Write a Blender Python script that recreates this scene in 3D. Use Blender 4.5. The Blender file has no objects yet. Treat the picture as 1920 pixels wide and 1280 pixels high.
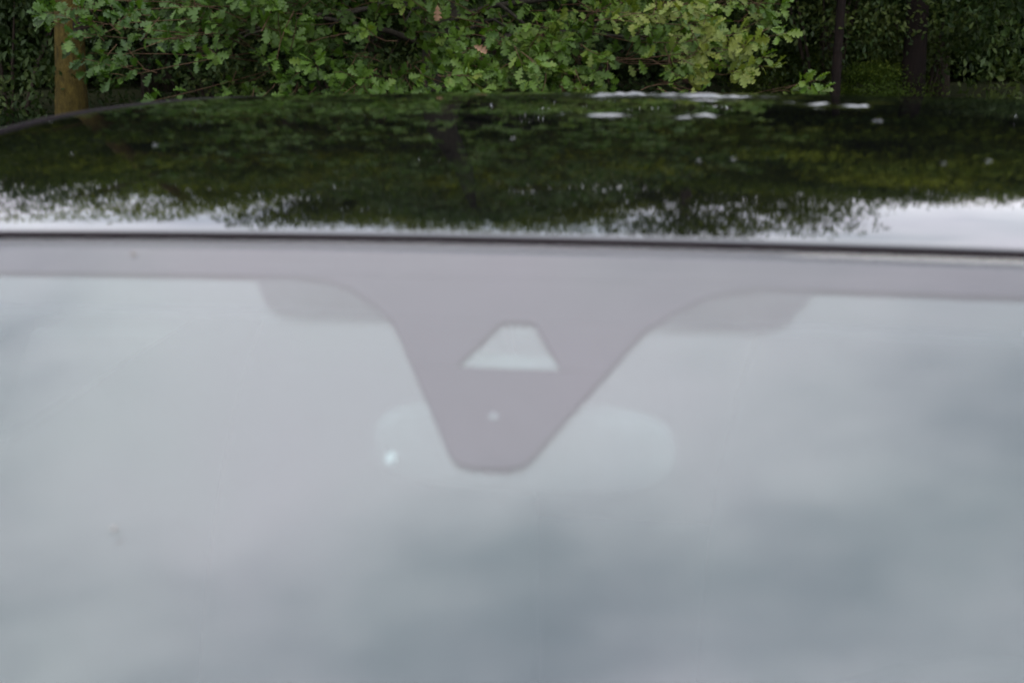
import bpy, math, random
import numpy as np
from mathutils import Vector, Matrix

rng = np.random.default_rng(11)
random.seed(5)
scn = bpy.context.scene
COL = scn.collection
R = math.radians

# ------------------------------------------------------------------ camera
CAM_Z = 1.62
PITCH, ROLL = R(13.96), R(-0.38)
FPX = 2667.0
FWD = Vector((0, math.cos(PITCH), -math.sin(PITCH)))
RT0 = Vector((1, 0, 0)); UP0 = RT0.cross(FWD)
RT = RT0 * math.cos(ROLL) + UP0 * math.sin(ROLL)
UPV = -RT0 * math.sin(ROLL) + UP0 * math.cos(ROLL)
cam = bpy.data.cameras.new('camera'); cam_o = bpy.data.objects.new('camera', cam); COL.objects.link(cam_o)
M = Matrix((RT, UPV, -FWD)).transposed().to_4x4(); M.translation = (0, 0, CAM_Z)
cam_o.matrix_world = M
cam.sensor_width = 36.0; cam.lens = 50.0
cam.clip_start = 0.02; cam.clip_end = 2000
cam.dof.use_dof = True; cam.dof.focus_distance = 9.0; cam.dof.aperture_fstop = 7.5
scn.camera = cam_o

# ------------------------------------------------------------------ sky, sun, exposure
world = bpy.data.worlds.new('World'); scn.world = world; world.use_nodes = True
nt = world.node_tree; N = nt.nodes; L = nt.links
for n in list(N): N.remove(n)
def nd(t, **k):
    n = N.new(t)
    for a, b in k.items(): setattr(n, a, b)
    return n
SUN_EL, SUN_AZ = R(52), R(150)          # azimuth clockwise from +Y: behind the camera, to the right
out = nd('ShaderNodeOutputWorld'); bg = nd('ShaderNodeBackground'); bg.inputs['Strength'].default_value = 0.1
sky = nd('ShaderNodeTexSky', sky_type='NISHITA', sun_disc=False, sun_elevation=SUN_EL, sun_rotation=SUN_AZ)
tc = nd('ShaderNodeTexCoord'); sep = nd('ShaderNodeSeparateXYZ'); L.new(tc.outputs['Generated'], sep.inputs[0])
def wm(op, a, b=None, c=None):
    n = nd('ShaderNodeMath', operation=op)
    for i, v in enumerate((a, b, c)):
        if v is None: continue
        if isinstance(v, (int, float)): n.inputs[i].default_value = v
        else: L.new(v, n.inputs[i])
    return n.outputs[0]
zc = wm('MAXIMUM', sep.outputs['Z'], 0.0)
den = wm('ADD', zc, 0.30)
comb = nd('ShaderNodeCombineXYZ'); L.new(wm('DIVIDE', sep.outputs['X'], den), comb.inputs[0]); L.new(wm('DIVIDE', sep.outputs['Y'], den), comb.inputs[1])
CLOUD_OFF = (9.068, 34.761, 1.781)
mp = nd('ShaderNodeMapping'); mp.inputs['Location'].default_value = CLOUD_OFF; mp.inputs['Scale'].default_value = (0.72, 1.45, 1.0); L.new(comb.outputs[0], mp.inputs['Vector'])
nz = nd('ShaderNodeTexNoise'); nz.inputs['Scale'].default_value = 1.505; nz.inputs['Detail'].default_value = 5.0; nz.inputs['Roughness'].default_value = 0.57
nz.inputs['Distortion'].default_value = 0.0; L.new(mp.outputs[0], nz.inputs['Vector'])
mr = nd('ShaderNodeMapRange', interpolation_type='SMOOTHSTEP'); mr.inputs[1].default_value = 0.34; mr.inputs[2].default_value = 0.63
L.new(nz.outputs['Fac'], mr.inputs[0])
ramp = nd('ShaderNodeMix', data_type='RGBA'); L.new(mr.outputs[0], ramp.inputs['Factor'])
ramp.inputs['A'].default_value = (16.2, 17.9, 20.4, 1); ramp.inputs['B'].default_value = (38.4, 37.8, 40.2, 1)
nz2 = nd('ShaderNodeTexNoise'); nz2.inputs['Scale'].default_value = 5.0; nz2.inputs['Detail'].default_value = 2.0
mp2 = nd('ShaderNodeMapping'); mp2.inputs['Location'].default_value = (7.7, 1.1, 3.0); L.new(comb.outputs[0], mp2.inputs['Vector']); L.new(mp2.outputs[0], nz2.inputs['Vector'])
hue = nd('ShaderNodeMix', data_type='RGBA'); L.new(nz2.outputs['Fac'], hue.inputs['Factor'])
hue.inputs['A'].default_value = (1.04, 0.97, 1.03, 1); hue.inputs['B'].default_value = (0.95, 1.02, 0.98, 1)
mulh = nd('ShaderNodeMix', data_type='RGBA', blend_type='MULTIPLY'); mulh.inputs['Factor'].default_value = 1.0
L.new(ramp.outputs['Result'], mulh.inputs['A']); L.new(hue.outputs['Result'], mulh.inputs['B'])
# overcast sky: about three times darker at the horizon than overhead
grad = wm('MULTIPLY_ADD', zc, 0.62, 0.38)
vs = nd('ShaderNodeVectorMath', operation='SCALE'); L.new(mulh.outputs['Result'], vs.inputs[0]); L.new(grad, vs.inputs['Scale'])
mixs = nd('ShaderNodeMix', data_type='RGBA'); mixs.inputs['Factor'].default_value = 0.88
L.new(sky.outputs[0], mixs.inputs['A']); L.new(vs.outputs[0], mixs.inputs['B'])
L.new(mixs.outputs['Result'], bg.inputs['Color']); L.new(bg.outputs[0], out.inputs['Surface'])

sun = bpy.data.lights.new('sun', 'SUN'); sun.energy = 0.9; sun.angle = R(35); sun.color = (1.0, 0.95, 0.88)
sun_o = bpy.data.objects.new('sun', sun); COL.objects.link(sun_o)
sd = Vector((math.sin(SUN_AZ) * math.cos(SUN_EL), math.cos(SUN_AZ) * math.cos(SUN_EL), math.sin(SUN_EL)))
sun_o.rotation_euler = sd.to_track_quat('Z', 'Y').to_euler(); sun_o.location = (6, -10, 14)
scn.view_settings.view_transform = 'Standard'; scn.view_settings.look = 'None'
scn.view_settings.exposure = 1.0; scn.view_settings.gamma = 1.0; scn.view_settings.use_curve_mapping = False
scn.render.engine = 'CYCLES'
scn.cycles.use_denoising = True
scn.cycles.filter_width = 1.9
scn.cycles.max_bounces = 8; scn.cycles.diffuse_bounces = 3; scn.cycles.glossy_bounces = 4
scn.cycles.transparent_max_bounces = 12; scn.cycles.transmission_bounces = 4

# ------------------------------------------------------------------ helpers
def px(u, v, D):
    """world point seen at photo pixel (u, v) at the world distance Y = D"""
    d = FWD + RT * ((u - 960) / FPX) - UPV * ((v - 640) / FPX)
    return Vector((0, 0, CAM_Z)) + d * (D / d.y)

def make_mesh(name, V, F):
    me = bpy.data.meshes.new(name)
    V = np.asarray(V, dtype=np.float32)
    if isinstance(F, np.ndarray):
        n, k = F.shape
        me.vertices.add(len(V)); me.vertices.foreach_set('co', V.ravel())
        me.loops.add(n * k); me.loops.foreach_set('vertex_index', F.astype(np.int32).ravel())
        me.polygons.add(n); me.polygons.foreach_set('loop_start', np.arange(0, n * k, k, dtype=np.int32))
        me.update(calc_edges=True)
    else:
        me.from_pydata([tuple(map(float, v)) for v in V], [], F); me.update()
    return me

def link(name, me, mat, parent=None, smooth=True):
    o = bpy.data.objects.new(name, me); COL.objects.link(o)
    if mat and not me.materials: me.materials.append(mat)
    if smooth: me.polygons.foreach_set('use_smooth', np.ones(len(me.polygons), dtype=bool))
    if parent: o.parent = parent
    return o

def obj(name, V, F, mat, parent=None, smooth=True):
    return link(name, make_mesh(name, V, F), mat, parent, smooth)

def tag(o, label=None, cat=None, group=None, kind=None):
    if label: o['label'] = label
    if cat: o['category'] = cat
    if group: o['group'] = group
    if kind: o['kind'] = kind
    return o

def empty(name, loc, rz=0.0):
    o = bpy.data.objects.new(name, None); COL.objects.link(o); o.location = loc; o.rotation_euler = (0, 0, rz)
    o.empty_display_size = 0.2
    return o

class MB:
    """collects shapes into one mesh"""
    def __init__(s): s.V = []; s.F = []
    def add(s, V, F):
        b = len(s.V); s.V += [tuple(map(float, v)) for v in V]; s.F += [tuple(b + i for i in f) for f in F]; return s
    def grid(s, P, close_u=False, close_v=False, flip=False):
        P = np.asarray(P); nu, nv = P.shape[:2]; F = []
        for i in range(nu if close_u else nu - 1):
            for j in range(nv if close_v else nv - 1):
                a, b, c, d = i * nv + j, ((i + 1) % nu) * nv + j, ((i + 1) % nu) * nv + (j + 1) % nv, i * nv + (j + 1) % nv
                F.append((a, d, c, b) if flip else (a, b, c, d))
        return s.add(P.reshape(-1, 3), F)
    def tube(s, pts, rad, n=6, cap=True):
        pts = [Vector(p) for p in pts]
        if not hasattr(rad, '__len__'): rad = [rad] * len(pts)
        rows = []; prev = None
        for i, p in enumerate(pts):
            t = (pts[min(i + 1, len(pts) - 1)] - pts[max(i - 1, 0)]).normalized()
            a = Vector((0, 0, 1)) if abs(t.z) < .9 else Vector((1, 0, 0))
            if prev is not None: a = prev
            u = (a - t * a.dot(t)).normalized(); w = t.cross(u); prev = u
            rows.append([p + (u * math.cos(q) + w * math.sin(q)) * rad[i] for q in np.linspace(0, 2 * math.pi, n, endpoint=False)])
        b = len(s.V); s.grid(rows, close_v=True)
        if cap:
            s.F.append(tuple(b + i for i in range(n))); e = b + (len(pts) - 1) * n; s.F.append(tuple(e + n - 1 - i for i in range(n)))
        return s
    def rbox(s, c, size, r=0.02, n=5, pw=4.0):
        """rounded (super-ellipsoid) block"""
        rows = []
        def sp(x, p): return math.copysign(abs(x) ** p, x)
        for a in np.linspace(-math.pi / 2, math.pi / 2, 2 * n + 1):
            rows.append([(c[0] + size[0] / 2 * sp(math.cos(a), 2 / pw) * sp(math.cos(b), 2 / pw), c[1] + size[1] / 2 * sp(math.cos(a), 2 / pw) * sp(math.sin(b), 2 / pw),
                          c[2] + size[2] / 2 * sp(math.sin(a), 2 / pw)) for b in np.linspace(0, 2 * math.pi, 4 * n, endpoint=False)])
        return s.grid(rows, close_v=True)
    def lathe(s, prof, axis='x', n=32, c=(0, 0, 0)):
        rows = []
        for (a, r) in prof:
            row = []
            for q in np.linspace(0, 2 * math.pi, n, endpoint=False):
                p = (a, r * math.cos(q), r * math.sin(q)) if axis == 'x' else ((r * math.cos(q), a, r * math.sin(q)) if axis == 'y' else (r * math.cos(q), r * math.sin(q), a))
                row.append((p[0] + c[0], p[1] + c[1], p[2] + c[2]))
            rows.append(row)
        return s.grid(rows, close_v=True)
    def slab(s, P, thick):
        """sheet P[i][j] given a thickness along its normals, closed all round"""
        P = np.asarray(P, dtype=float)
        du = np.gradient(P, axis=0); dv = np.gradient(P, axis=1)
        n = np.cross(du, dv); n /= np.linalg.norm(n, axis=2, keepdims=True) + 1e-12
        Q = P - n * thick; nu, nv = P.shape[:2]
        b = len(s.V); s.grid(P); s.grid(Q, flip=True); k = nu * nv
        def I(i, j): return b + i * nv + j
        for i in range(nu - 1):
            s.F.append((I(i, 0), I(i, 0) + k, I(i + 1, 0) + k, I(i + 1, 0))[::-1]); s.F.append((I(i, nv - 1), I(i, nv - 1) + k, I(i + 1, nv - 1) + k, I(i + 1, nv - 1)))
        for j in range(nv - 1):
            s.F.append((I(0, j), I(0, j) + k, I(0, j + 1) + k, I(0, j + 1))); s.F.append((I(nu - 1, j), I(nu - 1, j) + k, I(nu - 1, j + 1) + k, I(nu - 1, j + 1))[::-1])
        return s
    def build(s, name, mat, parent=None, smooth=True): return obj(name, s.V, s.F, mat, parent, smooth)

# ------------------------------------------------------------------ materials
class Mat:
    def __init__(s, name):
        s.m = bpy.data.materials.new(name); s.m.use_nodes = True; s.nt = s.m.node_tree; s.N = s.nt.nodes; s.L = s.nt.links
        s.N.clear(); s.out = s.N.new('ShaderNodeOutputMaterial')
    def n(s, t, **k):
        x = s.N.new(t)
        for a, b in k.items(): setattr(x, a, b)
        return x
    def l(s, a, b): s.L.new(a, b)
    def noise(s, scale, detail=4, rough=.55, coord='Object', sc=(1, 1, 1)):
        t = s.n('ShaderNodeTexCoord'); m = s.n('ShaderNodeMapping'); m.inputs['Scale'].default_value = sc; s.l(t.outputs[coord], m.inputs[0])
        z = s.n('ShaderNodeTexNoise'); z.inputs['Scale'].default_value = scale; z.inputs['Detail'].default_value = detail; z.inputs['Roughness'].default_value = rough
        s.l(m.outputs[0], z.inputs['Vector']); return z.outputs['Fac']
    def ramp(s, fac, stops):
        r = s.n('ShaderNodeValToRGB'); e = r.color_ramp.elements
        while len(e) < len(stops): e.new(0.5)
        for i, (p, c) in enumerate(stops): e[i].position = p; e[i].color = (*c, 1)
        s.l(fac, r.inputs[0]); return r.outputs[0]
    def pbr(s, color=(.5, .5, .5), rough=.5, metal=0., spec=.5, coat=0., bump=None, bs=.2, bd=.02, coat_rough=0.):
        p = s.n('ShaderNodeBsdfPrincipled')
        if isinstance(color, tuple): p.inputs['Base Color'].default_value = (*color, 1)
        else: s.l(color, p.inputs['Base Color'])
        if isinstance(rough, (int, float)): p.inputs['Roughness'].default_value = rough
        else: s.l(rough, p.inputs['Roughness'])
        p.inputs['Metallic'].default_value = metal; p.inputs['Specular IOR Level'].default_value = spec
        p.inputs['Coat Weight'].default_value = coat; p.inputs['Coat Roughness'].default_value = coat_rough
        if bump is not None:
            b = s.n('ShaderNodeBump'); b.inputs['Strength'].default_value = bs; b.inputs['Distance'].default_value = bd
            s.l(bump, b.inputs['Height']); s.l(b.outputs[0], p.inputs['Normal'])
        return p
    def surf(s, x): s.l(x.outputs[0], s.out.inputs['Surface']); return s.m

def simple(name, color, rough=.5, var=.15, scale=30, **k):
    m = Mat(name); f = m.noise(scale)
    c = m.ramp(f, [(.3, tuple(x * (1 - var) for x in color)), (.7, tuple(x * (1 + var) for x in color))])
    return m.surf(m.pbr(c, rough, **k))

def glass_mat(name, tint):
    """thin automotive glass: Fresnel mirror over clear tinted transmission, per surface"""
    m = Mat(name)
    g = m.n('ShaderNodeNewGeometry'); d = m.n('ShaderNodeVectorMath', operation='DOT_PRODUCT'); m.l(g.outputs['Incoming'], d.inputs[0]); m.l(g.outputs['Normal'], d.inputs[1])
    def mm(op, a, b=None):
        q = m.n('ShaderNodeMath', operation=op)
        for i, v in enumerate((a, b)):
            if v is None: continue
            if isinstance(v, (int, float)): q.inputs[i].default_value = v
            else: m.l(v, q.inputs[i])
        return q.outputs[0]
    c = mm('ABSOLUTE', d.outputs['Value']); F = mm('ADD', mm('MULTIPLY', mm('POWER', mm('SUBTRACT', 1.0, c), 5.0), 0.957), 0.043)
    tr = m.n('ShaderNodeBsdfTransparent'); tr.inputs[0].default_value = (*tint, 1)
    gl = m.n('ShaderNodeBsdfGlossy'); gl.inputs['Roughness'].default_value = 0.0; gl.inputs['Color'].default_value = (1, 1, 1, 1)
    mx = m.n('ShaderNodeMixShader'); m.l(F, mx.inputs[0]); m.l(tr.outputs[0], mx.inputs[1]); m.l(gl.outputs[0], mx.inputs[2])
    return m.surf(mx)

MAT = {}
m = Mat('black_paint'); f = m.noise(900, 2)
MAT['paint'] = m.surf(m.pbr(m.ramp(f, [(.3, (.0009, .0009, .0010)), (.7, (.0016, .0016, .0018))]), .35, spec=.0, coat=1.0, coat_rough=.036,
                            bump=m.noise(5.0, 1.0, .4), bs=.12, bd=.004))
MAT['glass'] = glass_mat('windscreen_glass', (.775, .855, .85))
MAT['side_glass'] = glass_mat('side_glass', (.20, .21, .205))
MAT['frit'] = simple('frit_enamel', (.027, .0225, .027), 1.0, .08, 60, spec=0.0)
MAT['rubber'] = simple('black_rubber', (.0045, .0032, .0038), .8, .2, 200, spec=.05)
MAT['plastic'] = simple('grey_plastic', (.040, .041, .040), .8, .1, 80, spec=.05)
MAT['housing'] = simple('pale_grey_housing', (.11, .12, .115), .8, .1, 80, spec=.1)
MAT['black_plastic'] = simple('black_plastic', (.02, .02, .021), .5, .15, 80)
MAT['gloss_black'] = simple('gloss_black_trim', (.01, .01, .01), .15, .1, 80)
MAT['fabric'] = simple('dark_seat_cloth', (.014, .014, .016), .95, .25, 260, spec=.2)
MAT['headliner'] = simple('dark_headliner', (.03, .03, .03), .95, .08, 300, spec=.1)
MAT['visor'] = simple('dark_visor', (.010, .010, .010), .9, .08, 200, spec=.1)
MAT['dash'] = simple('dark_dashboard', (.022, .022, .024), .8, .2, 300, spec=.2)
MAT['carpet'] = simple('car_carpet', (.02, .02, .022), 1.0, .3, 300, spec=.0)
MAT['lens'] = simple('sensor_lens', (.055, .058, .062), .4, .05, 100)
MAT['white_plastic'] = simple('pale_cap', (.26, .26, .26), .9, .05, 100)
MAT['tyre'] = simple('tyre_rubber', (.02, .02, .02), .85, .3, 60)
MAT['alloy'] = simple('alloy_rim', (.55, .55, .56), .3, .06, 40, metal=.9)
MAT['chrome'] = simple('chrome', (.5, .5, .5), .12, .03, 40, metal=1.0)
MAT['lamp'] = simple('lamp_lens', (.6, .62, .63), .1, .1, 30)
MAT['red_lamp'] = simple('red_lamp_lens', (.35, .01, .01), .1, .2, 60)
MAT['plate'] = simple('plain_plate', (.75, .75, .73), .4, .03, 60)
MAT['speck'] = simple('dirt_speck', (.13, .12, .11), .9, .3, 500)

m = Mat('asphalt'); f = m.noise(90, 6, .7)
MAT['asphalt'] = m.surf(m.pbr(m.ramp(f, [(.3, (.035, .035, .036)), (.7, (.075, .073, .070))]), .85, bump=m.noise(220, 3), bs=.5, bd=.006))
m = Mat('forest_floor'); f = m.noise(3, 8, .7)
MAT['ground'] = m.surf(m.pbr(m.ramp(f, [(.3, (.012, .016, .006)), (.5, (.024, .030, .010)), (.7, (.036, .026, .014))]), .95, spec=.1, bump=m.noise(30, 6), bs=.6, bd=.04))

def leaf_mat(name, dark, mid, light, trans=.3, rough=.45, spec=.5, clump=1.2):
    m = Mat(name)
    at = m.n('ShaderNodeAttribute', attribute_name='tint'); g = m.n('ShaderNodeNewGeometry')
    z = m.n('ShaderNodeTexNoise'); z.inputs['Scale'].default_value = clump; z.inputs['Detail'].default_value = 2; m.l(g.outputs['Position'], z.inputs['Vector'])
    a = m.n('ShaderNodeMath', operation='MULTIPLY_ADD'); m.l(z.outputs['Fac'], a.inputs[0]); a.inputs[1].default_value = .9; m.l(at.outputs['Fac'], a.inputs[2])
    b = m.n('ShaderNodeMath', operation='SUBTRACT'); m.l(a.outputs[0], b.inputs[0]); b.inputs[1].default_value = .45
    c = m.ramp(b.outputs[0], [(0.1, dark), (.5, mid), (.92, light)])
    p = m.pbr(c, rough, spec=spec)
    t = m.n('ShaderNodeBsdfTranslucent'); hs = m.n('ShaderNodeMix', data_type='RGBA', blend_type='MULTIPLY'); hs.inputs['Factor'].default_value = 1; m.l(c, hs.inputs['A']); hs.inputs['B'].default_value = (1.25, 1.35, .55, 1)
    m.l(hs.outputs['Result'], t.inputs['Color'])
    mx = m.n('ShaderNodeMixShader'); mx.inputs[0].default_value = trans; m.l(p.outputs[0], mx.inputs[1]); m.l(t.outputs[0], mx.inputs[2])
    return m.surf(mx)
MAT['oak_leaf'] = leaf_mat('oak_leaf', (.013, .033, .004), (.035, .068, .007), (.078, .094, .015), .30, .52, .18, 1.0)
MAT['dry_leaf'] = simple('dry_leaf', (.075, .036, .012), .7, .3, 60)
MAT['dark_leaf'] = leaf_mat('wood_leaf', (.009, .018, .005), (.018, .032, .008), (.036, .048, .011), .25, .6, .12, .7)
MAT['blue_leaf'] = leaf_mat('shrub_leaf', (.011, .022, .006), (.024, .042, .011), (.050, .068, .016), .25, .5, .15, .8)
MAT['crown_leaf'] = leaf_mat('crown_leaf', (.010, .022, .002), (.044, .068, .004), (.120, .140, .008), .32, .6, .10, .45)
MAT['bright_leaf'] = leaf_mat('sapling_leaf', (.020, .036, .005), (.036, .060, .007), (.058, .078, .010), .4, .6, .1, .8)

def bark(name, a, b, c, rough=.9, sc=(6, 6, 1.2)):
    m = Mat(name); f = m.noise(5, 8, .7, sc=sc)
    return m.surf(m.pbr(m.ramp(f, [(.32, a), (.5, b), (.68, c)]), rough, spec=.15, bump=m.noise(14, 6, .7, sc=sc), bs=.8, bd=.03))
MAT['bark_orange'] = bark('algae_bark', (.018, .014, .003), (.042, .031, .006), (.068, .050, .010), sc=(5, 5, 2.5))
MAT['bark_dark'] = bark('dark_bark', (.016, .012, .010), (.035, .026, .020), (.055, .040, .030))
MAT['bark_red'] = bark('reddish_bark', (.005, .0035, .003), (.009, .006, .005), (.014, .009, .007))
MAT['oak_bark'] = bark('oak_bark', (.007, .006, .004), (.014, .012, .008), (.024, .021, .014))
MAT['twig'] = bark('twig_bark', (.034, .020, .011), (.058, .034, .018), (.085, .052, .030))

# ------------------------------------------------------------------ setting
def sheet(name, x0, x1, y0, y1, z, mat, n=2, bump=0.0):
    xs = np.linspace(x0, x1, n); ys = np.linspace(y0, y1, n); X, Y = np.meshgrid(xs, ys)
    Z = np.full_like(X, z)
    if bump: Z = Z + bump * (np.sin(X * .35 + 1) * np.sin(Y * .3) + .5 * np.sin(X * .9) * np.cos(Y * .8)) - bump
    mb = MB(); mb.grid(np.stack([X.T, Y.T, Z.T], -1))
    return tag(mb.build(name, mat), kind='structure')
sheet('ground', -600, 600, -600, 600, -0.02, MAT['ground'])
sheet('lay_by', -40, 40, -7.0, 6.2, 0.0, MAT['asphalt'])
kb = MB()
kb.add([(x, y, z) for x in (-40, 40) for (y, z) in ((6.21, -.02), (6.21, .11), (6.35, .12), (6.35, -.02))], [(0, 4, 5, 1), (1, 5, 6, 2), (2, 6, 7, 3), (0, 1, 2, 3), (7, 6, 5, 4)])
tag(kb.build('kerb', simple('kerb_stone', (.28, .27, .25), .9, .2, 20), smooth=False), kind='structure')
sheet('forest_floor', -60, 60, 6.36, 70, 0.06, MAT['ground'], 60, .05)

# ------------------------------------------------------------------ car
CAR_YAW = R(-9.15)
car = empty('parked_car', (0.0167, 1.026, 0.0), CAR_YAW)
tag(car, 'glossy black car parked before the trees, sky mirrored in its windscreen', 'car')
ZT, KB, BX, TH = 1.4426, 0.095, 0.038, math.tan(R(27.28))
S0, LX, MX = 0.196, 0.3114, 0.055
def glass_pt(x, yy):
    """windscreen surface; yy = distance along the car from the header (negative to the front)"""
    return np.array([x, yy + KB * x * x, ZT - BX * x * x + TH * yy - .06 * yy * yy - .10 * max(0, abs(x) - .5) ** 2 * 4])
def glass_xs(x, s, off=0.0):
    p = glass_pt(x, -s * math.cos(R(27.28)))
    if off:
        e = 1e-3; y0 = -s * math.cos(R(27.28))
        n = np.cross(glass_pt(x + e, y0) - glass_pt(x - e, y0), glass_pt(x, y0 + e) - glass_pt(x, y0 - e)); n /= np.linalg.norm(n)
        p = p + n * off
    return p
SWELLS = [(.035, .945, .0052, .20, .0125), (.10, .900, .0044, .12, .0105), (-.06, .895, .0036, .05, .0100), (.102, .540, .0044, .028, .0095), (.085, .520, .0032, .020, .009), (.240, .730, .0036, .030, .0098), (.275, .712, .0038, .026, .0100), (.205, .765, .0032, .018, .0095), (.002, .535, .0036, .036, .0088), (-.045, .548, .0030, .020, .0085), (.31, .80, .0024, .030, .0110)]  # swells added to the roof shape so they mirror sky as bright streaks
def swell(x, y):
    r = 1 + .12 * math.sin(61 * x + 9 * y) + .12 * math.sin(133 * x + 1.3) + .20 * math.sin(260 * x + 20 * y) + .14 * math.sin(410 * x + 2)
    return sum(A * r * math.exp(-((y - y0 - .004 * math.sin(47 * x)) / wy) ** 2 - abs((x - x0) / wx) ** 2.6) for x0, y0, A, wx, wy in SWELLS)
def roof_pt(x, yy):
    z = ZT - .0006 + S0 * LX * (1 - math.exp(-yy / LX)) - .5 * MX * yy * yy - (BX - .015 * min(1., max(0., (yy - .05) / .5))) * x * x
    z -= 3.0 * max(0.0, abs(x) - .63) ** 2
    if yy > 1.45: z -= .35 * (yy - 1.45) ** 2
    if yy < .012: z -= 26.0 * (.012 - yy) ** 2                 # folded front lip
    return np.array([x, yy - .0068 * max(0., 1 - yy / .3) + KB * x * x * max(0., 1 - yy / 1.2), z + swell(x, yy)])
# roof skin
ys = np.concatenate([[.0062, .008, .010, .012, .014, .017, .020, .026], np.linspace(.035, .47, 18), np.linspace(.475, 1.03, 223), np.linspace(1.05, 1.78, 28)])
xs = np.linspace(-.68, .68, 151)
rf = MB(); rf.slab([[roof_pt(x, y) for y in ys] for x in xs], .012)
rf.build('roof', MAT['paint'], car)
# windscreen seal
sl = MB(); sl.slab([[glass_pt(x, y) + np.array([0, 0, dz]) for (y, dz) in ((-.0078, .0003), (-.0066, .0016), (-.0040, .0019), (-.0008, .0012), (.012, -.008))] for x in np.linspace(-.60, .60, 50)], .006)
sl.build('windscreen_seal', MAT['rubber'], car)
# windscreen pane
def hw(s): return .60 + .16 * (s / .86)
ss = np.linspace(.0068, .86, 60); us = np.linspace(-1, 1, 61)
ws = MB(); ws.slab([[glass_xs(u * hw(s), s) for s in ss[::-1]] for u in us], .005)
windscreen = ws.build('windscreen', MAT['glass'], car)
# black enamel print inside the glass
FS = [(0.0470, 0.1650), (0.0480, 0.1580), (0.0500, 0.1460), (0.0590, 0.1262), (0.0800, 0.1015), (0.0945, 0.0880), (0.1085, 0.0800), (0.1745, 0.0468), (0.2170, 0.0255), (0.2220, 0.0215), (0.2250, 0.0165), (0.2262, 0.0100)]
def fw(s): return float(np.interp(s, [a for a, b in FS], [b for a, b in FS]))
fr = MB()
fr.slab([[glass_xs(u * (hw(s) - .004), s, -.0025) for s in (.0470, .034, .017, .0072)] for u in np.linspace(-1, 1, 61)], .0008)
S0W, S1W = .0905, .1375
def ww(s): return .0105 + (.0355 - .0105) * (s - S0W) / (S1W - S0W)
def strip(s0, s1, side=None):
    rows = []
    for t in (np.linspace(-1, 1, 25) if side is None else np.linspace(0, 1, 13)):
        r = []
        for s in np.arange(s1, s0 - 1e-9, -(s1 - s0) / max(2, round((s1 - s0) / .002))):
            x = fw(s) * t if side is None else (side * (ww(s) + (fw(s) - ww(s)) * t))
            r.append(glass_xs(x, s, -.0025))
        rows.append(r)
    if side == -1: rows = rows[::-1]
    fr.slab(rows, .0008)
strip(.0470, S0W); strip(S0W, S1W, 1); strip(S0W, S1W, -1); strip(S1W, .2262)
for sgn in (-1, 1):   # side bands
    fr.slab([[glass_xs(sgn * (hw(s) - d), s, -.0025) for s in np.linspace(.84, .0470, 40)] for d in ((.004, .03, .055) if sgn < 0 else (.055, .03, .004))], .0008)
fr.build('frit_band', MAT['frit'], windscreen)
# halftone dots between the sun visors
dt = MB(); pitch = .0020; r_ = .00074
j = 0; s = .0490
while s < .0940:
    w = float(np.interp(s, [.0490, .0825, .0895, .0940], [.2005, .181, .173, .160]))
    for i in range(-110, 111):
        x = (i + .5 * (j % 2)) * pitch
        if abs(x) > w or abs(x) < fw(s) + .001: continue
        c = glass_xs(x, s, -.0026); e1 = np.array([1, 0, 0]); e2 = np.array([0, math.cos(R(27.3)), math.sin(R(27.3))])
        dt.add([c + r_ * (math.cos(a) * e1 + math.sin(a) * e2) for a in np.arange(6) * math.pi / 3], [(0, 1, 2, 3, 4, 5)])
    s += pitch * .866; j += 1
tag(dt.build('dot_band', MAT['frit'], windscreen, smooth=False), kind='stuff')
# rain sensor lens in the print
ln = MB(); c = glass_xs(-.003, .1830, -.0015)
e1 = np.array([1, 0, 0]); e2 = np.array([0, math.cos(R(27.3)), math.sin(R(27.3))]); e3 = np.cross(e1, e2)
ln.add([c + .0032 * (math.cos(a) * e1 + math.sin(a) * e2) for a in np.arange(12) * math.pi / 6] + [c - .001 * e3 + .0032 * (math.cos(a) * e1 + math.sin(a) * e2) for a in np.arange(12) * math.pi / 6],
       [tuple(range(12)), tuple(range(23, 11, -1))] + [(i, i + 12, (i + 1) % 12 + 12, (i + 1) % 12) for i in range(12)])
ln.build('rain_sensor', MAT['lens'], windscreen)
# camera housing behind the clear window
ch = MB()
def gl(x, s, off): return glass_xs(x, s, off)
sec = []
for (s, wt, d) in ((.085, .030, -.028), (.10, .036, -.030), (.125, .046, -.022), (.150, .050, -.010)):
    sec.append([gl(-wt, s, -.0072), gl(-wt, s, d - .010), gl(wt, s, d - .010), gl(wt, s, -.0072)])
ch.grid(sec)
hb = ch.build('camera_housing', MAT['housing'], car, smooth=False)
le = MB(); le.lathe([(-.012, .0001), (-.012, .006), (.0, .008), (.004, .007), (.003, .0001)], 'y', 18, gl(0, .074, -.022)); le.build('camera_lens', MAT['plastic'], hb)

def ibox(name, c, size, mat, parent=car, pw=5.0, n=5):
    return MB().rbox(c, size, n=n, pw=pw).build(name, mat, parent)
# rear-view mirror: seen from the front as a rounded shell either side of the sensor print
mc = np.array([0.008, -.112, 1.320])
mir = ibox('rear_view_mirror', mc, (.205, .040, .062), MAT['plastic'], car, 3.1, 9)
MB().tube([mc + np.array([-.008, -.010, .012]), mc + np.array([-.008, -.024, .018]), gl(0, .205, -.024)], [.012, .010, .012], 10).build('stalk', MAT['black_plastic'], mir)
MB().lathe([(-.003, .0001), (-.003, .0036), (.016, .0036)], 'y', 14, mc + np.array([-.087, -.0185, -.007])).build('pale_dot', MAT['white_plastic'], mir)  # small pale disc on the mirror shell
ibox('mirror_face', mc + np.array([0, .0175, -.004]), (.180, .006, .036), MAT['chrome'], mir, 6)
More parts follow.
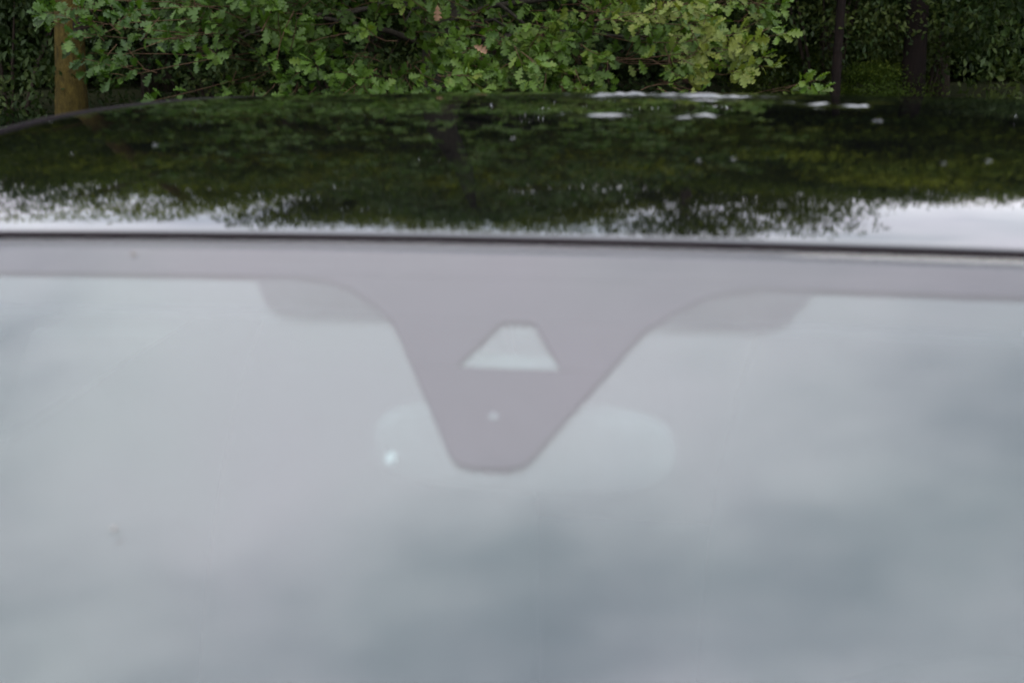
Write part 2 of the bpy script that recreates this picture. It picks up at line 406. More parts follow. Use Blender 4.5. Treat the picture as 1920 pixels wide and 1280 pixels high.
# sun visors, headliner
for sgn in (-1, 1):
    v = MB(); v.slab([[roof_pt(sgn * x, y) - np.array([0, 0, .066 - .008 * y / .2]) for y in np.linspace(.03, .20, 8)] for x in ((.19, .26, .34, .42, .52) if sgn > 0 else (.52, .42, .34, .26, .19))], .014)
    v.build('sun_visor', MAT['visor'], car)
hl = MB(); hl.slab([[roof_pt(x, max(y, .021)) - np.array([0, .0, .045 + (.02 if y < .05 else 0)]) for y in np.linspace(.01, 1.7, 14)] for x in np.linspace(-.60, .60, 13)], .01)
hl.build('headliner', MAT['headliner'], car)
# seats
def seat(x, rear=False):
    y = .62 if not rear else 1.40
    w = .50 if not rear else 1.15
    s = MB(); s.rbox((x, y - .10, .56), (w, .52, .20), n=6, pw=4)
    o = s.build('front_seat' if not rear else 'rear_seat', MAT['fabric'], car)
    b = MB(); rows = []
    for t in np.linspace(0, 1, 9):
        z = .58 + .58 * t; yy = y + .14 + .20 * t; ww_ = w / 2 * (1 - .28 * t ** 3); rows.append([(x + ww_ * math.cos(a), yy + .075 * (1 - .3 * t) * math.sin(a), z) for a in np.linspace(0, 2 * math.pi, 20, endpoint=False)])
    b.grid(rows, close_v=True); b.F.append(tuple(8 * 20 + i for i in range(20))); b.build('backrest', MAT['fabric'], o)
    for hx in ((0,) if not rear else (-.36, .36)):
        h = ibox('headrest', (x + hx, y + .36, 1.245), (.27, .10, .17), MAT['fabric'], o, 3.2, 6)
        for q in (-.05, .05): MB().tube([(x + hx + q, y + .35, 1.12), (x + hx + q, y + .36, 1.2)], .006, 8).build('headrest_post', MAT['chrome'], h)
seat(-.36); seat(.36); seat(0, True)
# dashboard and steering wheel
ds = MB(); ds.slab([[(x, y + KB * x * x, z) for (y, z) in ((-.02, .62), (-.05, .80), (-.12, .92), (-.22, .955), (-.50, .965), (-.745, .985))] for x in np.linspace(-.72, .72, 17)], .02)
ds.build('dashboard', MAT['dash'], car)
sw = MB(); ctr = Vector((.36, .10, .93)); ax = Vector((0, .93, .37)); u1 = Vector((1, 0, 0)); u2 = ax.cross(u1)
sw.tube([ctr + (u1 * math.cos(a) + u2 * math.sin(a)) * .185 for a in np.linspace(0, 2 * math.pi, 33)], .016, 10, cap=False)
for a in (0, math.pi, math.pi * 1.5): sw.tube([ctr, ctr + (u1 * math.cos(a) + u2 * math.sin(a)) * .185], .018, 8)
sw.rbox(ctr, (.14, .06, .12), n=4); sw.tube([ctr, ctr - ax * .25], .04, 10)
sw.build('steering_wheel', MAT['rubber'], car)
fl = MB(); fl.slab([[(x, y, .30) for y in (-.8, 0, 1.0, 2.0)] for x in (-.78, 0, .78)], .02); fl.build('floor_pan', MAT['carpet'], car)

# outer body: lofted flanks with wheel arches, bonnet, tail
AX_F, AX_R, RW = -1.02, 1.52, .345
def belt(y): return float(np.interp(y, [-1.72, -1.2, -.75, 0, 1.2, 2.15], [.72, .86, .965, .985, 1.02, 1.03]))
def halfw(y): return float(np.interp(y, [-1.74, -1.6, -1.2, -.6, .5, 1.5, 2.0, 2.22], [.60, .76, .86, .885, .89, .88, .82, .70]))
def sill(y):
    b = .24
    for a in (AX_F, AX_R):
        if abs(y - a) < RW + .055: b = max(b, .33 + math.sqrt((RW + .055) ** 2 - (y - a) ** 2))
    return b
by = sorted(set(np.round(np.concatenate([np.linspace(-1.74, 2.22, 90)] + [a + np.array([-1, 1]) * (RW + .054) for a in (AX_F, AX_R)]), 4)))
bd = MB()
for sgn in (-1, 1):
    rows = []
    for y in by:
        w, zb, z0 = halfw(y), belt(y), sill(y)
        row = []
        for t in np.linspace(0, 1, 11):
            z = zb + (z0 - zb) * t; q = (z - .24) / (zb - .24)
            x = w * (1 - .10 * max(0, q - .55) ** 2 * 4.0 * .35 - .05 * max(0, .35 - q) ** 2 * 8) + (.012 if .60 < q < .72 else 0)
            row.append((sgn * x, y, z))
        rows.append(row)
    bd.slab(rows if sgn > 0 else rows[::-1], -.02 if sgn > 0 else -.02)
bd.build('body', MAT['paint'], car)
for sgn in (-1, 1):
    dt_ = MB(); q = [[(sgn * .688, y, .28), (sgn * .688, y, .6), (sgn * .70, y, belt(y) - .03), (sgn * .72, y, belt(y) + .004), (sgn * (halfw(y) * .97 - .035), y, belt(y) + .006)] for y in np.linspace(-.62, 2.0, 16)]
    dt_.slab(q if sgn > 0 else q[::-1], .012); dt_.build('side_trim', MAT['dash'], car)
bn = MB()
def bon(x, y):
    w = halfw(y) * .965; u = x
    zc = float(np.interp(y, [-1.74, -1.6, -1.2, -.70], [.76, .84, .93, 1.005])); return (u * w, y + .10 * (1 - u * u) * (-.4 if y < -1.5 else 0.) + (KB * .5 * (u * w) ** 2 if y > -.8 else 0), zc - (zc - belt(y) + .002) * abs(u) ** 3)
bn.slab([[bon(x, y) for y in np.linspace(-1.70, -.74, 24)] for x in np.linspace(-1, 1, 25)], .015)
bn.build('bonnet', MAT['paint'], car)
cw = MB(); cw.slab([[(x, y + KB * x * x, z) for (y, z) in ((-.83, .988), (-.79, .992), (-.755, .993))] for x in np.linspace(-.74, .74, 17)], .02); cw.build('scuttle_panel', MAT['black_plastic'], car)
for sgn in (-1, 1):
    w = MB(); p0 = glass_xs(sgn * .62, .82, .012) if sgn < 0 else glass_xs(.05, .83, .012)
    p1 = glass_xs(p0[0] + .5, .74, .012); w.tube([p0, (p0 + p1) / 2 + np.array([0, 0, .012]), p1], [.009, .007, .004], 6); w.build('wiper', MAT['black_plastic'], car)
fb = MB(); fb.slab([[(u * .84 * (1 - .0 * u * u), -1.76 + .30 * abs(u) ** 4 + dy, z) for (dy, z) in ((.05, .76), (.0, .68), (-.02, .50), (.0, .34), (.06, .22))] for u in np.linspace(-1, 1, 25)], .03); bump_o = fb.build('front_bumper', MAT['paint'], car)
gr = MB()
for k in range(5): gr.slab([[(u * .42, -1.795 + .02 * abs(u) ** 4 - .0, .42 + k * .045 + dz) for dz in (0, .022)] for u in np.linspace(-1, 1, 9)], .012)
gr.build('grille', MAT['gloss_black'], car)
for sgn in (-1, 1):
    ibox('headlight', (sgn * .62, -1.63, .72), (.30, .24, .13), MAT['lamp'], car, 3.0, 6)
    ibox('tail_light', (sgn * .68, 2.16, .90), (.22, .16, .20), MAT['red_lamp'], car, 3.0, 6)
rb = MB(); rb.slab([[(u * .82, 2.24 - .30 * abs(u) ** 4 + dy, z) for (dy, z) in ((.06, .24), (.03, .36), (.02, .55), (.0, .68), (-.05, .76))] for u in np.linspace(-1, 1, 25)], .03); rb.build('rear_bumper', MAT['paint'], car)
tg = MB(); tg.slab([[(u * (.80 - .02 * t), 2.20 - .10 * t - .16 * abs(u) ** 4, .74 + .32 * t) for t in np.linspace(0, 1, 6)] for u in np.linspace(-1, 1, 19)], .02); tg.build('tailgate', MAT['paint'], car)
rgz = MB(); rgz.slab([[(u * (.78 - .16 * t), 2.10 - .34 * t - .06 * u * u, 1.065 + (roof_pt(.3, 1.76)[2] - 1.075) * t) for t in np.linspace(0, 1, 6)] for u in np.linspace(-1, 1, 13)], .005); rgz.build('rear_window', MAT['side_glass'], car)
# side windows, pillars, doors, mirrors, wheels
def rail(sgn, y): 
    p = roof_pt(.672, max(.03, y)); return np.array([sgn * .672, p[1], p[2] - .014])
for sgn in (-1, 1):
    A0 = np.array([sgn * .77, -.74 + KB * .55, 1.00]); 
    def pillar(name, b0, b1, t0, t1, th=.03, mat='paint'):
        q = [[b0 + (t0 - b0) * t for t in np.linspace(0, 1, 7)], [b1 + (t1 - b1) * t for t in np.linspace(0, 1, 7)]]
        m_ = MB(); m_.slab(q if sgn < 0 else q[::-1], th); return m_.build(name, MAT[mat], car, smooth=False)
    def bp(y): return np.array([sgn * (halfw(y) * .975 - .02), y, belt(y) - .005])
    pillar('a_pillar', np.array([sgn * .745, -.70, 1.0]), np.array([sgn * .80, -.62, 1.0]), np.array([sgn * .600, .035, 1.418]), rail(sgn, .10) + np.array([0, 0, -.012]))
    pillar('b_pillar', bp(.60), bp(.69), rail(sgn, .62), rail(sgn, .70), .03, 'gloss_black')
    pillar('c_pillar', bp(1.62), bp(2.02), rail(sgn, 1.42), rail(sgn, 1.76))
    pillar('front_side_window', bp(-.62), bp(.598), rail(sgn, .11) + np.array([0, 0, -.012]), rail(sgn, .618), .005, 'side_glass')
    pillar('rear_side_window', bp(.692), bp(1.618), rail(sgn, .702), rail(sgn, 1.418), .005, 'side_glass')
    # roof ditch moulding
    rr = MB(); rr.tube([roof_pt(sgn * .668, y) + np.array([0, 0, .001]) for y in np.linspace(.03, 1.70, 30)], .004, 8); rr.build('roof_moulding', MAT['rubber'], car)
    for (ya, yb) in ((-.58, .62), (.66, 1.42)):
        d = MB(); rows = []
        for y in np.linspace(ya, yb, 22):
            row = []
            z0 = max(.34, sill(y) + .03)
            for t in np.linspace(0, 1, 9):
                z = (belt(y) - .01) + (z0 - belt(y) + .01) * t; q = (z - .24) / (belt(y) - .24)
                x = halfw(y) * (1 - .10 * max(0, q - .55) ** 2 * 1.4 - .05 * max(0, .35 - q) ** 2 * 8) + (.010 if .58 < q < .74 else 0) + .006
                row.append((sgn * x, y, z))
            rows.append(row)
        d.slab(rows if sgn > 0 else rows[::-1], -.012); do = d.build('door', MAT['paint'], car)
        ibox('door_handle', (sgn * (halfw(yb) + .022), yb - .16, .84), (.03, .18, .032), MAT['paint'], do, 3, 5)
    wm_ = ibox('wing_mirror', (sgn * .985, -.40, 1.04), (.20, .12, .14), MAT['paint'], car, 3, 6)
    ibox('mirror_glass', (sgn * .985, -.345, 1.04), (.17, .012, .11), MAT['chrome'], wm_, 4, 5)
    MB().tube([(sgn * .86, -.42, 1.0), (sgn * .93, -.40, 1.01)], .022, 8).build('mirror_arm', MAT['black_plastic'], wm_)
    for ya in (AX_F, AX_R):
        w = empty('wheel', (sgn * .80, ya, .33)); w.parent = car
        MB().lathe([(-.09, .205), (-.10, .25), (-.098, .30), (-.08, .328), (.0, .332), (.08, .328), (.098, .30), (.10, .25), (.09, .205)], 'x', 40).build('tyre', MAT['tyre'], w)
        r = MB(); r.lathe([(-.085, .207), (-.05, .19), (.05, .19), (.088, .207), (.092, .20)], 'x', 40)
        for k in range(5):
            a = k * 2 * math.pi / 5
            r.slab([[(sgn * (.078 - .01 * t), math.cos(a) * (.03 + .17 * t) - math.sin(a) * q, math.sin(a) * (.03 + .17 * t) + math.cos(a) * q) for t in (0, .5, 1)] for q in (-.032, 0, .032)], .03)
        r.lathe([(sgn * .088, .0001), (sgn * .088, .05), (sgn * .04, .055)], 'x', 24)
        r.build('rim', MAT['alloy'], w, smooth=False)
MB().slab([[(x, -1.80, z) for z in (.47, .58)] for x in (-.26, .26)], -.012).build('number_plate', MAT['plate'], car, smooth=False)
# dirt on the glass: two dark crumbs
for (x, s, r0, lab) in ((-.3035, .0273, .0022, 'dark speck of dirt on the black band at the windscreen top'), (-.221, .2914, .0019, 'dark speck of dirt low on the left of the clear glass')):
    c = glass_xs(x, s, .0008)
    o = MB().rbox((0, 0, 0), (r0 * 2, r0 * 1.7, r0 * .9), n=3, pw=2.3).build('dirt_speck', MAT['speck'])
    o.location = car.matrix_basis @ Vector(c) if False else Matrix.Translation((0.0167, 1.026, 0.0)) @ Matrix.Rotation(CAR_YAW, 4, 'Z') @ Vector(c)
    o.rotation_euler = (R(27), 0, CAR_YAW); tag(o, lab, 'speck', 'specks of dirt on the windscreen')

# ------------------------------------------------------------------ foliage
def leaf_template(kind, seed):
    """vertices and quads of one leaf, 1 unit long along +X, upper side +Z"""
    r = np.random.default_rng(seed)
    if kind == 'oak':
        st = [0, .10, .165, .235, .30, .40, .49, .56, .66, .755, .82, .91, 1.0]
        hw_ = [.012, .045, .155, .165, .060, .245, .275, .085, .30, .305, .125, .195, .05]
    elif kind == 'oak_low':
        st = [0, .28, .42, .68, .80, 1.0]; hw_ = [.015, .19, .07, .32, .15, .04]
    else:
        st = [0, .55, 1.0]; hw_ = [.04, .29, .03]
    fold = r.uniform(.15, .5); curl = r.uniform(-.30, .12); side = r.uniform(-.08, .08)
    V = []
    for i, (t, h) in enumerate(zip(st, hw_)):
        y0 = side * t * t; z0 = curl * t * t
        k = .045 if (kind == 'oak' and h > .14) else 0        # lobes point forward
        a, b = h * r.uniform(.85, 1.12), h * r.uniform(.85, 1.12)
        wv = r.uniform(-.03, .03)
        V += [(t + k, y0 + a, z0 + a * fold + wv), (t, y0, z0), (t + k, y0 - b, z0 + b * fold - wv)]
    F = []
    for i in range(len(st) - 1):
        a = 3 * i; F += [(a + 1, a + 4, a + 3, a), (a + 2, a + 5, a + 4, a + 1)]
    return np.array(V), np.array(F)

def frames(A, Nrm):
    A = A / np.linalg.norm(A, axis=1, keepdims=True)
    B = np.cross(Nrm, A); B /= np.linalg.norm(B, axis=1, keepdims=True) + 1e-9
    return np.stack([A, B, np.cross(A, B)], axis=2)       # columns

def leaf_mass(name, P, A, Nrm, size, tint, kind, mat, parent=None, nvar=6):
    """many leaves as one mesh"""
    Rm = frames(A, Nrm); Vs = []; Fs = []; T = []; base = 0
    var = rng.integers(0, nvar, len(P))
    for v in range(nvar):
        i = np.where(var == v)[0]
        if len(i) == 0: continue
        tv, tf = leaf_template(kind, 100 + v)
        W = np.einsum('nij,kj->nki', Rm[i], tv) * size[i, None, None] + P[i, None, :]
        Vs.append(W.reshape(-1, 3)); k = len(tv)
        Fs.append((tf[None] + (np.arange(len(i)) * k)[:, None, None]).reshape(-1, 4) + base); base += len(i) * k
        T.append(np.repeat(tint[i], k))
    me = make_mesh(name, np.concatenate(Vs), np.concatenate(Fs))
    at = me.attributes.new('tint', 'FLOAT', 'POINT'); at.data.foreach_set('value', np.concatenate(T).astype(np.float32))
    return link(name, me, mat, parent)

def rand_dir(n):
    v = rng.normal(size=(n, 3)); return v / np.linalg.norm(v, axis=1, keepdims=True)

# ------------------------------------------------------------------ the oak
OAK = np.array([-0.55, 11.6, 0.0])
oak = empty('oak_tree', tuple(OAK))
tag(oak, 'young oak with lobed green leaves hanging low just behind the car roof', 'tree')
tk = MB(); tk.tube([(0, 0, -.1), (.03, 0, .6), (0, .05, 1.6), (-.05, .02, 3.0), (.05, 0, 4.6), (.02, 0, 6.4)], [.24, .18, .16, .13, .09, .03], 14)
tk.build('trunk', MAT['oak_bark'], oak)

tw = MB()                       # twigs, joined
LP, LA, LN, LS, LT = [], [], [], [], []
def clump_tint(x): return float(np.interp(x, [-3.2, -1.8, -.5, .6, 1.4, 2.2], [.30, .36, .44, .47, .49, .55]))
def twig(p0, p1, nl, rad=.0035, big=1.0, tint=None, tipn=5):
    p0 = np.asarray(p0, float); p1 = np.asarray(p1, float); Ln = np.linalg.norm(p1 - p0); d = (p1 - p0) / Ln
    sag = rng.normal(0, .09, 3) * Ln; mid = (p0 + p1) / 2 + sag
    def pt(t): return (1 - t) ** 2 * p0 + 2 * t * (1 - t) * mid + t * t * p1
    tw.tube([pt(t) - OAK for t in (0, .33, .66, 1)], [rad, rad * .85, rad * .65, rad * .4], 4, cap=False)
    tb = clump_tint(p1[0]) if tint is None else tint
    tb += rng.normal(0, .07)
    n = nl + tipn
    ts = np.concatenate([rng.uniform(.25, 1, nl), rng.uniform(.94, 1.0, tipn)])
    for t in ts:
        q = pt(t); rd = rand_dir(1)[0]; rd -= d * rd.dot(d); rd /= np.linalg.norm(rd)
        a = d * rng.uniform(.25, .9) + rd * rng.uniform(.5, 1.0) + np.array([0, 0, -.18])
        a /= np.linalg.norm(a)
        nrm = np.array([0, -.55, .75]) + rng.normal(0, .42, 3)
        LP.append(q + a * .012); LA.append(a); LN.append(nrm); LS.append(big * rng.uniform(.060, .104)); LT.append(tb + rng.normal(0, .07))

# limbs
limb_ends = []
for k in range(26):
    ang = rng.uniform(0, 2 * math.pi) if k > 9 else rng.uniform(math.pi * 1.05, math.pi * 1.95)
    z0 = rng.uniform(.9, 4.8) if k > 9 else rng.uniform(.9, 2.0)
    rr_ = (2.3 if z0 < 3 else 1.8) * rng.uniform(.75, 1.0)
    e = np.array([math.cos(ang) * rr_ * 1.05, math.sin(ang) * rr_ * .9, z0 + rng.uniform(.0, .6) - (.35 if z0 < 1.6 else 0)])
    b = np.array([0, 0, z0]); md = (b + e) / 2 + np.array([0, 0, rng.uniform(.1, .35)])
    mb_ = MB(); mb_.tube([b, b * .6 + md * .4 + np.array([0, 0, .05]), md, (md + e) / 2 + np.array([0, 0, .05]), e], [.034, .024, .016, .010, .004], 6)
    mb_.build('branch', MAT['oak_bark'], oak)

def crown_r(z):   # radius of the crown at height z
    return float(np.interp(z, [.3, .8, 1.6, 3.0, 4.5, 5.8, 6.9], [1.9, 2.45, 2.75, 2.85, 2.35, 1.5, .3]))
# lower front, the part in view
cnt = 0
while cnt < 700:
    x = rng.uniform(-2.45, 1.95); z = rng.uniform(.62, 2.1); rx = (x + .45) / 2.65
    dep = 11.6 - 2.75 * math.sqrt(max(0, 1 - rx * rx)) + abs(rng.normal(0, .55))
    dep = max(dep, 8.75)
    if x < -2.0 and z < 1.12 + (-2.0 - x) * .5: continue
    if x > 1.35 and z < 1.0 + rng.uniform(0, .25): continue
    if x > .95 and rng.random() < .62: continue
    # clumpy, with dark hollows
    c = math.sin(x * 3.1 + 1.3) * math.sin(z * 6.3 + x * 1.7 + .6) + .5 * math.sin(x * 7.3 + z * 4.0)
    if c < -.05 and rng.random() < .90: continue
    p1 = np.array([x, dep, z]); o = p1 - np.array([-.5, 11.4, 1.25]); o /= np.linalg.norm(o)
    d = o * .8 + rng.normal(0, .38, 3) + np.array([0, -.12, .06]); d /= np.linalg.norm(d)
    twig(p1 - d * rng.uniform(.22, .42), p1, int(rng.integers(3, 6)), tipn=int(rng.integers(4, 7))); cnt += 1
# branch tips whose outline shows against the dark wood
def accent(a, b, nl, tint=None, r=.0034, tipn=6, D=None, sub=True):
    p0, p1 = np.array(px(*a)), np.array(px(*b)); twig(p0 + np.array([(OAK[0] - p0[0]) * .22, 1.0, .06]), p1, nl, r, 1.0, tint, tipn)
    if sub:
        for t in (.35, .55, .75):
            q = p0 + (p1 - p0) * t; dd = (p1 - p0) / np.linalg.norm(p1 - p0)
            s_ = dd * .8 + rng.normal(0, .45, 3) * np.array([.5, 1, 1]); s_ /= np.linalg.norm(s_)
            twig(q, q + s_ * rng.uniform(.10, .18), 2, .003, .95, tint, 4)
accent((300, 85, 8.9), (85, 22, 8.7), 10, .34)
accent((330, 150, 8.9), (165, 100, 8.7), 10, .30)
accent((230, 60, 8.9), (75, 30, 8.6), 8, .36)
accent((260, 95, 8.9), (140, 62, 8.6), 8, .32)
accent((300, 120, 8.9), (175, 125, 8.6), 9, .30)
accent((340, 130, 8.9), (205, 150, 8.6), 8, .36)
accent((330, 40, 8.9), (240, 20, 8.6), 8, .34)
accent((360, 170, 8.9), (285, 190, 8.7), 6, .34, sub=False)
accent((270, 60, 8.9), (170, 48, 8.8), 6, .34)
accent((1180, 146, 8.9), (1475, 62, 8.6), 14, .66)
accent((1190, 62, 8.9), (1290, -30, 8.7), 8, .62)
accent((1330, 170, 8.9), (1440, 108, 8.7), 8, .62)
accent((1400, 186, 8.9), (1535, 150, 8.6), 7, .60)
accent((1050, 44, 8.9), (1240, 28, 8.7), 10, .60)
accent((1230, 90, 8.9), (1390, 62, 8.7), 9, .62)
accent((1290, 40, 8.9), (1375, 2, 8.8), 7, .60)
accent((1150, 175, 8.9), (1300, 160, 8.7), 9, .62)
accent((1215, 130, 9.0), (1330, 95, 8.6), 6, .66)
accent((1240, 60, 9.0), (1345, 52, 8.6), 7, .66)
accent((1270, 150, 9.0), (1400, 128, 8.6), 6, .60)
accent((1180, 20, 9.0), (1300, 12, 8.6), 7, .68)
accent((1310, 100, 9.0), (1415, 78, 8.6), 5, .62)
accent((940, 66, 8.8), (1010, 125, 8.6), 8, .50)
accent((790, 140, 8.8), (880, 142, 8.6), 8, .56)
n_view = len(LP)
# the rest of the crown
while len(LP) - n_view < 15500:
    z = rng.uniform(1.3, 6.9); a = rng.uniform(0, 2 * math.pi); cr = crown_r(z) * (1 + .16 * math.sin(3 * a + z * 2.1) + .10 * math.sin(7 * a - z * 3.3))
    q = cr * math.sqrt(rng.uniform(.25, 1.0))
    p1 = OAK + np.array([math.cos(a) * q, math.sin(a) * q * .95, z])
    if p1[1] < 8.7: continue
    o = p1 - OAK - np.array([0, 0, z - .5]); o /= np.linalg.norm(o); d = o + rng.normal(0, .35, 3); d /= np.linalg.norm(d)
    twig(p1 - d * rng.uniform(.2, .4), p1, 4, tipn=5)
tag(tw.build('twigs', MAT['twig'], oak), kind='stuff')
LP = np.array(LP); LA = np.array(LA); LN = np.array(LN); LS = np.array(LS); LT = np.clip(np.array(LT), .02, .98)
# pick the 300 leaves that show largest in the picture
d = LP - np.array([0, 0, CAM_Z]); zz = d @ np.array(FWD); uu = 960 + FPX * (d @ np.array(RT)) / zz; vv = 640 - FPX * (d @ np.array(UPV)) / zz
inview = (uu > 0) & (uu < 1920) & (vv > -12) & (vv < 186)
front = np.full((60, 8), 1e9)
gi = np.clip((uu // 32).astype(int), 0, 59); gj = np.clip((vv // 32).astype(int), 0, 7)
score = np.where(inview, LS / LP[:, 1], 0)
# nearest leaf of each small cell first, so the chosen ones are not hidden
order = np.argsort(LP[:, 1]); rank = np.zeros(len(LP)); seen = {}
for i in order:
    if not inview[i]: rank[i] = 99; continue
    k = (int(uu[i] // 40), int(vv[i] // 40)); seen[k] = seen.get(k, 0) + 1; rank[i] = seen[k]
pick = np.lexsort((-score, rank))[:300]
pm = np.zeros(len(LP), bool); pm[pick] = True
tmpl = [leaf_template('oak', 100 + v) for v in range(8)]
lm = []
for v in range(8):
    for tb in range(7):
        me = make_mesh('leaf', tmpl[v][0], tmpl[v][1]); at = me.attributes.new('tint', 'FLOAT', 'POINT')
        at.data.foreach_set('value', np.full(len(tmpl[v][0]), .14 + .12 * tb, np.float32)); me.materials.append(MAT['oak_leaf'])
        me.polygons.foreach_set('use_smooth', np.ones(len(me.polygons), bool)); lm.append(me)
RM = frames(LA[pick], LN[pick])
for n_, i in enumerate(pick):
    tb = int(np.clip(round((LT[i] - .14) / .12), 0, 6))
    o = bpy.data.objects.new('leaf', lm[int(rng.integers(0, 8)) * 7 + tb]); COL.objects.link(o); o.parent = oak
    mt = Matrix(RM[n_].tolist()).to_4x4() @ Matrix.Diagonal((LS[i], LS[i], LS[i], 1)); mt.translation = Vector(LP[i] - OAK); o.matrix_local = mt
near = ~pm; nearv = near & (np.arange(len(LP)) < n_view); far = near & (np.arange(len(LP)) >= n_view)
tag(leaf_mass('foliage', LP[nearv] - OAK, LA[nearv], LN[nearv], LS[nearv], LT[nearv], 'oak', MAT['oak_leaf'], oak), kind='stuff')
tag(leaf_mass('upper_foliage', LP[far] - OAK, LA[far], LN[far], LS[far] * 1.12, LT[far], 'oak_low', MAT['oak_leaf'], oak), kind='stuff')
# two withered leaves
tv, tf = leaf_template('oak', 333)
for (u, v, a) in ((820, 10, (-.1, 0, -1)), (888, 86, (.8, -.2, -.5))):
    tv2 = tv.copy(); tv2[:, 2] += np.abs(tv2[:, 1]) * .8
    o = obj('leaf', tv2, tf, MAT['dry_leaf'], oak); o['label'] = 'withered brown oak leaf'
    mt = Matrix(frames(np.array([a], float), np.array([[.3, -1, .3]]))[0].tolist()).to_4x4() @ Matrix.Diagonal((.09, .09, .09, 1)); mt.translation = px(u, v, 8.55) - Vector(OAK); o.matrix_local = mt

# ------------------------------------------------------------------ the wood behind
def crown_points(n, R3, nclump, seed, shell=.55, cl=.22):
    r = np.random.default_rng(seed)
    c = r.normal(size=(nclump, 3)); c /= np.linalg.norm(c, axis=1, keepdims=True); c *= (r.uniform(shell, 1.0, nclump) ** (1 / 2.2))[:, None]
    i = r.integers(0, nclump, n); b_ = r.normal(size=(n, 3)); b_ *= (cl * 2.0 * r.uniform(0, 1, n) ** .42 / np.linalg.norm(b_, axis=1))[:, None]; P = c[i] + b_ * np.array([1.25, 1.25, .50])
    nrm = P / (np.linalg.norm(P, axis=1, keepdims=True) + 1e-6) * .6 + r.normal(0, .6, (n, 3)) + np.array([0, 0, .6])
    return P * np.array(R3), nrm, r, r.normal(0, .24, nclump)[i]  # last value: clump tint, puts sunlit and shaded clumps into the leaf colour
def crown_mesh(name, n, R3, nclump, seed, lsize, mat, zoff, kind='simple', **k):
    P, nrm, r, ct = crown_points(n, R3, nclump, seed, **k)
    A = r.normal(size=(n, 3)) + np.array([0, 0, -.3]); S = r.uniform(.7, 1.3, n) * lsize; T = np.clip(.5 + ct + r.normal(0, .10, n), 0, 1)
    o = leaf_mass(name, P + np.array([0, 0, zoff]), A, nrm, S, T, kind, mat, None, 5)
    return o
def trunk_mesh(h, r0, lean, seed, nb=5):
    r = np.random.default_rng(seed); mb_ = MB(); n = 7
    mb_.tube([(lean[0] * t + .05 * math.sin(3 * t + seed), lean[1] * t, -.15 + h * t) for t in np.linspace(0, 1, n)], [r0 * (1.2 if i == 0 else 1) * (1 - .55 * (i / (n - 1))) for i in range(n)], 12)
    for k in range(nb):
        t = r.uniform(.35, .9); a = r.uniform(0, 6.28); b = Vector((lean[0] * t, lean[1] * t, h * t)); e = b + Vector((math.cos(a), math.sin(a), .6)) * h * .2
        mb_.tube([b, (b + e) / 2 + Vector((0, 0, .1)), e], [r0 * .35, r0 * .22, r0 * .08], 6)
    return mb_
crowns = [crown_mesh('crown', 22000, (2.3, 2.3, 2.6), 44, 40 + i, .105, MAT['crown_leaf'], 0, cl=.165) for i in range(4)]
bush = [crown_mesh('foliage', 11000, (1.3, 1.0, .95), 60, 60 + i, .055, MAT[('dark_leaf', 'blue_leaf', 'bright_leaf')[i]], 0) for i in range(3)]
protos = crowns + bush
used = set()
def use(src, name, parent, loc, sc, rz):
    o = src if src.name not in used else src.copy()
    if src.name in used: COL.objects.link(o)
    used.add(src.name); o.name = name; used.add(o.name)
    o.parent = parent; o.location = loc; o.scale = sc; o.rotation_euler = (0, 0, rz); return o
def tree(name, x, y, h, tr, lab, barkm='bark_dark', crown_z=None, sc=(1, 1, 1), ci=0, lean=(0, 0), group=None, seed=1):
    t = empty(name, (x, y, .03)); tag(t, lab, 'tree', group)
    trunk_mesh(h * .9, tr, lean, seed).build('trunk', MAT[barkm], t)
    use(crowns[ci], 'crown', t, (lean[0] * .7, lean[1] * .7, crown_z or h * .62), sc, seed * 1.7)
    return t
def at_u(u, D): return (u - 960) / FPX * D * 1.03
lt = tree('slim_tree', -3.83, 12.4, 7.0, .145, 'tree with bare orange-brown trunk standing left of the oak', 'bark_orange', 4.5, (.85, .9, .7), 0, (.46, 0), None, 3)
kn = MB(); kn.rbox((0, 0, 0), (.14, .10, .17), n=4, pw=2.4); kb_ = kn.build('branch_stub', MAT['bark_red'], lt); p = px(152, 50, 12.3); kb_.location = p - lt.location
tree('thin_tree', 3.13, 13.7, 6.6, .050, 'thin dark tree stem rising behind the car roof right of the oak', 'bark_red', 4.6, (.9, .9, .75), 1, (0, 0), None, 5)
tree('thick_tree', 3.92, 14.2, 7.2, .125, 'tree with thick reddish-brown trunk among the dark shrubs', 'bark_red', 4.7, (1.05, 1, .9), 2, (0, 0), None, 7)
G = 'trees of the dark wood behind the oak'; LB = 'dark leafy tree standing in the wood behind the oak'
spots = [(-9.5, 14.5, 6.6, 0), (-6.6, 16.0, 7.4, 1), (-4.6, 18.5, 8.7, 2), (-2.4, 15.8, 8.8, 3), (-.2, 17.5, 11.0, 0), (1.9, 15.6, 10.2, 1), (3.3, 19.0, 9.4, 2), (5.2, 17.6, 8.5, 3), (7.4, 15.4, 7.1, 0), (10.2, 16.5, 7.2, 1),
         (-8.5, 20.5, 8.2, 2), (-2.0, 22.0, 11.0, 3), (1.4, 22.5, 12.0, 0), (5.0, 23.0, 9.6, 1), (9.0, 21.5, 8.4, 2), (-13, 18, 7.0, 3), (13.5, 19, 7.4, 0), (-5.6, 23.5, 9.6, 1)]
for k, (x, y, h, ci) in enumerate(spots):
    s_ = h / 8.2; tree('woodland_tree', x, y, h, .13, LB, 'bark_dark', h * .64, (1.12 * s_, 1.0, 1.12 * s_), ci, (rng.normal(0, .3), 0), G, 20 + k)
